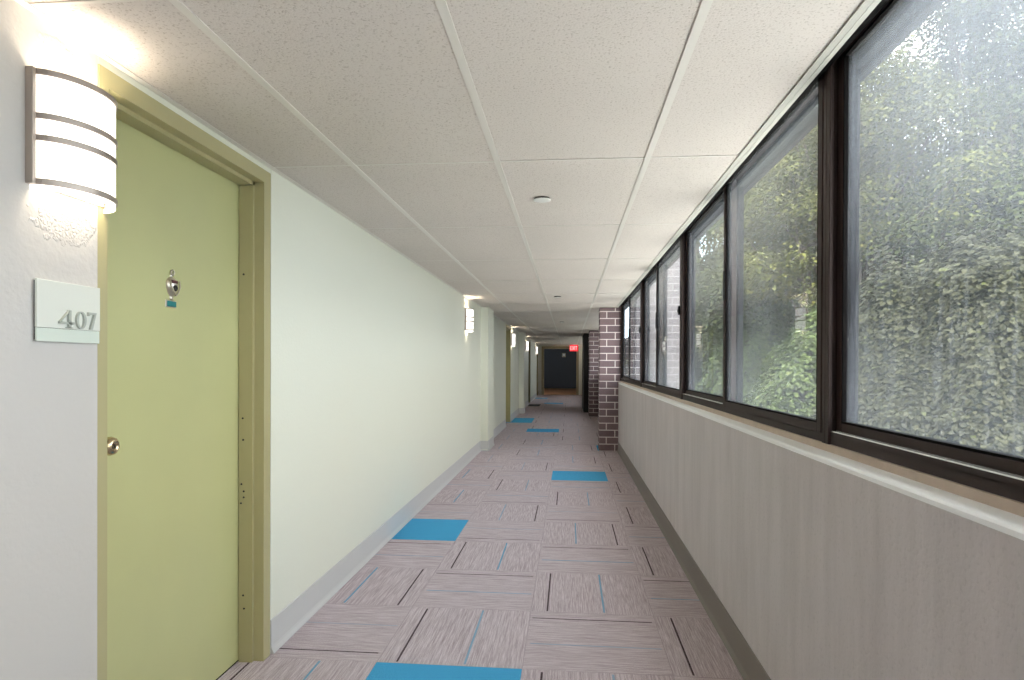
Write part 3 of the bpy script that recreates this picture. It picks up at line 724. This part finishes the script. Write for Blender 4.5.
# ------------------------------------------------------------------ outside: vine-covered trees
def leaf_mat(name, c1, c2, c3):
    mt = bpy.data.materials.new(name); mt.use_nodes = True; n = mt.node_tree.nodes; l = mt.node_tree.links; b = n['Principled BSDF']
    g = n.new('ShaderNodeNewGeometry'); r = n.new('ShaderNodeValToRGB'); e = r.color_ramp.elements
    e[0].position = 0; e[0].color = (*lin(c1), 1); e[1].position = .97; e[1].color = (*lin(c2), 1); k = e.new(1.0); k.color = (*lin(c3), 1)
    l.new(g.outputs['Random Per Island'], r.inputs['Fac']); l.new(r.outputs[0], b.inputs['Base Color'])
    b.inputs['Roughness'].default_value = .6; b.inputs['Specular IOR Level'].default_value = .3
    tr = n.new('ShaderNodeBsdfTranslucent'); l.new(r.outputs[0], tr.inputs[0]); mx = n.new('ShaderNodeMixShader'); mx.inputs[0].default_value = .3
    l.new(b.outputs[0], mx.inputs[1]); l.new(tr.outputs[0], mx.inputs[2]); l.new(mx.outputs[0], n['Material Output'].inputs['Surface'])
    return mt
M['vine'] = leaf_mat('dusty_vine_leaves', (40, 42, 28), (74, 74, 52), (84, 90, 44))
M['vine2'] = leaf_mat('fresh_vine_leaves', (52, 66, 34), (94, 108, 58), (88, 96, 44))
M['tree'] = leaf_mat('tree_leaves', (52, 60, 28), (84, 92, 46), (104, 104, 46))
M['tree2'] = leaf_mat('yellow_green_tree_leaves', (72, 78, 34), (108, 108, 50), (128, 122, 54))
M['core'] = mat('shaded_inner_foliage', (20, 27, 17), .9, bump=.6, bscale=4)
M['bark'] = mat('tree_bark', (84, 72, 60), .9, bump=.8, bscale=20, var=.2)

def leaves_mesh(P, Nn, size, rng, droop=.55):
    """one folded, pointed leaf per point; P points, Nn outward directions"""
    n = len(P)
    up = np.array([0, 0, 1.0])
    nn = Nn*.75 + up*.85 + rng.normal(0, .26, (n, 3)); nn /= np.linalg.norm(nn, axis=1)[:, None]
    d = Nn*.8 - up*droop + rng.normal(0, .35, (n, 3)); d -= nn*np.sum(d*nn, 1)[:, None]; d /= np.linalg.norm(d, axis=1)[:, None]
    s = np.cross(nn, d); L_ = (size*rng.uniform(.6, 1.3, n))[:, None]
    base = P; tip = P + d*L_ - nn*L_*.12
    sh = nn*L_*.10
    a1 = P + d*L_*.12 + s*L_*.40 + sh; a2 = P + d*L_*.62 + s*L_*.38 + sh*.6
    b1 = P + d*L_*.12 - s*L_*.40 + sh; b2 = P + d*L_*.62 - s*L_*.38 + sh*.6
    V = np.stack([base, a1, a2, tip, b2, b1], 1).reshape(-1, 3)
    i = np.arange(n)[:, None]*6
    F = np.concatenate([i+np.array([[0, 1, 2, 3]]), i+np.array([[0, 3, 4, 5]])], 1).reshape(-1, 4)
    return V, F
def mesh_np(name, V, F, mt, parent):
    me = bpy.data.meshes.new(name); me.vertices.add(len(V)); me.vertices.foreach_set('co', V.astype(np.float32).ravel())
    me.loops.add(F.size); me.loops.foreach_set('vertex_index', F.astype(np.int32).ravel())
    me.polygons.add(len(F)); me.polygons.foreach_set('loop_start', np.arange(0, F.size, 4, dtype=np.int32))
    me.update(calc_edges=True); me.validate(); me.materials.append(mt)
    o = bpy.data.objects.new(name, me); COL.objects.link(o); o.parent = parent
    if parent is not None: o.matrix_parent_inverse = parent.matrix_basis.inverted()
    return o
def bumps(d, seed, amp):
    sv = Vector((seed*3.1, 0, 0))
    return 1 + amp*mnoise.noise(d*2.5 + sv) + amp*.75*mnoise.noise(d*6.0 + sv)
def blob(mb, c, r, seed, sub=26, amp=.12):
    v = []; f = []
    for j in range(sub+1):
        th = math.pi*j/sub
        for i in range(2*sub):
            ph = math.pi*i/sub; d = Vector((math.sin(th)*math.cos(ph), math.sin(th)*math.sin(ph), math.cos(th)))
            k = bumps(d, seed, amp)
            v.append((c[0]+d.x*r[0]*k, c[1]+d.y*r[1]*k, c[2]+d.z*r[2]*k))
    n = 2*sub
    for j in range(sub):
        for i in range(n): f.append((j*n+i, j*n+(i+1) % n, (j+1)*n+(i+1) % n, (j+1)*n+i))
    mb.add(v, f, 0, True)
def ell_points(c, r, n, seed, rng, jitter, amp=.12):
    D = rng.normal(0, 1, (n*3, 3)); D /= np.linalg.norm(D, axis=1)[:, None]
    Nn = D/np.array(r); Nn /= np.linalg.norm(Nn, axis=1)[:, None]
    P0_ = np.array(c) + D*np.array(r)
    tocam = np.array([0, 4, 1.3]) - P0_; tocam /= np.linalg.norm(tocam, axis=1)[:, None]
    ok = (np.sum(tocam*Nn, 1) > -.25) & (P0_[:, 2] > -4.5)
    D = D[ok][:n]; Nn = Nn[ok][:n]
    K = np.array([bumps(Vector(d), seed, amp) + .05*mnoise.noise(Vector(d)*9) + .03*mnoise.noise(Vector(d)*22) for d in D.tolist()])
    P = np.array(c) + D*np.array(r)*K[:, None]*rng.uniform(1-jitter, 1.02, len(D))[:, None]
    return P, Nn
def at(xr, D_, zpx):      # lateral ratio X/Y, distance Y, pixel rows above the horizon
    return (xr*D_, D_, 1.248 + zpx/633*D_*.955)

def vine_mass(name, label, cat, ells, leaves, size, mt, seed, group):
    rng = np.random.default_rng(seed); root = empty(name, (ells[0][0][0], ells[0][0][1], -4.5)); tag(root, label, cat, group)
    Ps, Ns = [], []; core = MB(); area = [e[1][0]*e[1][2]+e[1][1]*e[1][2] for e in ells]; tot = sum(area)
    for k, (c, r) in enumerate(ells):
        P, Nn = ell_points(c, r, int(leaves*area[k]/tot), seed*10+k, rng, .05)
        # drop the leaves buried in the other bulges
        keep = np.ones(len(P), bool)
        for j, (c2, r2) in enumerate(ells):
            if j != k: keep &= np.sum(((P-np.array(c2))/np.array(r2))**2, 1) > .72
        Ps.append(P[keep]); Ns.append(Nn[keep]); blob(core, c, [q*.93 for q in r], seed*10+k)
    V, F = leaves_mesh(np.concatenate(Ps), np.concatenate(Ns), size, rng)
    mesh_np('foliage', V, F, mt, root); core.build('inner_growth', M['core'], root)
    return root
def crown_tree(name, label, cat, base, crowns, clusters, per, size, mt, seed, group, csize=.5):
    rng = np.random.default_rng(seed); root = empty(name, (base[0], base[1], -9)); tag(root, label, cat, group)
    Ps, Ns = [], []; tk = MB(); pts = []
    vol = [r[0]*r[1]*r[2] for c, r in crowns]; tot = sum(vol)
    b0 = Vector((base[0], base[1], -9)); top = Vector(crowns[0][0])
    trunk = [b0.lerp(top, t) + Vector((.25*math.sin(5*t+seed), .25*math.cos(4*t+seed), 0)) for t in np.linspace(0, 1, 9)]
    tk.tube(trunk, list(np.linspace(.32, .09, 9)), 8)
    for k, (c, r) in enumerate(crowns):
        m_ = max(3, int(clusters*vol[k]/tot)); D = rng.normal(0, 1, (m_, 3)); D /= np.linalg.norm(D, axis=1)[:, None]
        C = np.array(c) + D*np.array(r)*rng.uniform(.35, 1, m_)[:, None]**.5
        for i, q in enumerate(C):
            L2 = rng.normal(0, 1, (per, 3))*np.array([1, 1, .55])*csize*.55; Ps.append(q + L2)
            nn = L2 + np.array([-.25, -.1, .35]); Ns.append(nn/np.linalg.norm(nn, axis=1)[:, None])
            if i % 3 == 0:
                st = trunk[rng.integers(3, 8)]; e = Vector(q); mid = st.lerp(e, .5) + Vector((0, 0, .25))
                tk.tube([st, mid, e], [.06, .035, .012], 5)
    V, F = leaves_mesh(np.concatenate(Ps), np.concatenate(Ns), size, rng, .35)
    tk.build('trunk', M['bark'], root); mesh_np('foliage', V, F, mt, root)
    return root

# the big vine-covered hump outside the nearest pane
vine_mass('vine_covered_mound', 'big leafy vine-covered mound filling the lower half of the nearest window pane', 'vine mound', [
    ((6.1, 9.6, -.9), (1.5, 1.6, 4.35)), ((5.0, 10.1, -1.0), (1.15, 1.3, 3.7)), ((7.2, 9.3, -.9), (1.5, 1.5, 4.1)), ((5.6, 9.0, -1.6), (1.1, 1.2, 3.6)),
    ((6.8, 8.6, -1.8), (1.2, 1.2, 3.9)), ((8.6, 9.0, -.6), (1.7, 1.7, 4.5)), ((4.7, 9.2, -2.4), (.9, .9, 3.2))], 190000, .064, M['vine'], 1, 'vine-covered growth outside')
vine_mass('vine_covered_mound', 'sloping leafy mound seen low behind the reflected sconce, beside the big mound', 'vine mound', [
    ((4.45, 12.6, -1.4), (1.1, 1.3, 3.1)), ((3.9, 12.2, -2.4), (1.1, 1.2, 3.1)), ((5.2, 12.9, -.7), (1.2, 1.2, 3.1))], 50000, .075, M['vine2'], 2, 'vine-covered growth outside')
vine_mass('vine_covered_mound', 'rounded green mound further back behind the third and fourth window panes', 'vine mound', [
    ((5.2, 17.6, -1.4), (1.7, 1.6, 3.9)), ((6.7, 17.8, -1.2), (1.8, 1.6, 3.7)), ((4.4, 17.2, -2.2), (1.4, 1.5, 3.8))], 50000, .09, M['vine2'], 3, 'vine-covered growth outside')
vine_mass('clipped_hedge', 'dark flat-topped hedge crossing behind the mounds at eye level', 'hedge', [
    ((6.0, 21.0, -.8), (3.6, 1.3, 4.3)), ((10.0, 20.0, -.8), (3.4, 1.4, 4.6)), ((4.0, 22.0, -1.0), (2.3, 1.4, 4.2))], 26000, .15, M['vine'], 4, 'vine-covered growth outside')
TG = 'trees outside the windows'
crown_tree('leafy_tree', 'yellow-green tree with arching branches at the top left of the nearest pane', 'tree', (6.2, 15),
    [((5.9, 14.6, 6.0), (1.5, 1.7, 2.6)), ((5.2, 15.2, 4.2), (1.5, 1.5, 1.6)), ((7.1, 13.6, 5.2), (1.4, 1.4, 1.5))], 200, 420, .07, M['tree2'], 11, TG, .55)
crown_tree('leafy_tree', 'large grey-green tree rising behind the big mound in the nearest pane', 'tree', (9.5, 14.5),
    [((9.4, 14.2, 5.0), (2.6, 2.3, 2.8)), ((8.2, 14.0, 3.6), (2.0, 1.8, 1.8)), ((10.0, 14.0, 8.0), (2.4, 2.0, 2.2)), ((7.8, 14.6, 8.6), (1.5, 1.5, 1.6))], 420, 340, .075, M['tree'], 12, TG, .65)
crown_tree('leafy_tree', 'tall tree at the right edge of the nearest pane, sky showing through', 'tree', (13.5, 16),
    [((13.4, 16, 5.5), (2.6, 2.6, 3.6)), ((12.0, 15.2, 9.0), (1.9, 1.9, 1.3))], 200, 320, .085, M['tree'], 13, TG, .75)
crown_tree('leafy_tree', 'tree filling the top of the second pane beyond the hedge', 'tree', (6.2, 19.5),
    [((6.0, 19.2, 5.2), (2.0, 2.0, 2.6)), ((5.0, 19.0, 3.0), (1.8, 1.6, 1.6)), ((7.4, 19.6, 7.6), (1.9, 1.9, 1.9))], 260, 360, .085, M['tree'], 14, TG, .65)
crown_tree('leafy_tree', 'dark green tree seen in the narrow third pane', 'tree', (4.6, 23),
    [((4.4, 22.6, 5.0), (2.2, 2.0, 2.8)), ((5.2, 22.4, 3.0), (2.2, 1.8, 2.0)), ((3.6, 23.5, 7.6), (2.0, 2.0, 1.8))], 260, 300, .095, M['tree'], 15, TG, .7)
crown_tree('leafy_tree', 'distant tree closing the gap between the yellow-green and the large grey-green tree', 'tree', (10.5, 24),
    [((10.2, 24, 5.0), (3.6, 2.4, 4.4)), ((14.5, 23, 5.0), (3.4, 2.4, 4.4)), ((8.0, 25, 9.0), (2.4, 2.4, 2.2))], 380, 280, .12, M['tree'], 16, TG, 1.0)
# unseen pale decks under the windows, added to bounce sunlight onto the ceiling
fr_ = MB(); fr_.box(.95, 3.4, -22, 9.25, .1, .3); fr_.box(.95, 2.6, 9.8, 15.2, .1, .3); fr_.box(.95, 2.6, 16, 32, .1, .3)
fo = fr_.build('unseen_bounce_deck', mat('pale_bounce_surface', (226, 224, 218), .9, bump=.5, bscale=80)); fo['kind'] = 'structure'
# ground far below
g = MB().box(.95, 80, -60, 90, -9.2, -9.0); go = g.build('ground', mat('grassy_ground', (48, 58, 34), .95, var=.3, vscale=.5)); go['kind'] = 'structure'
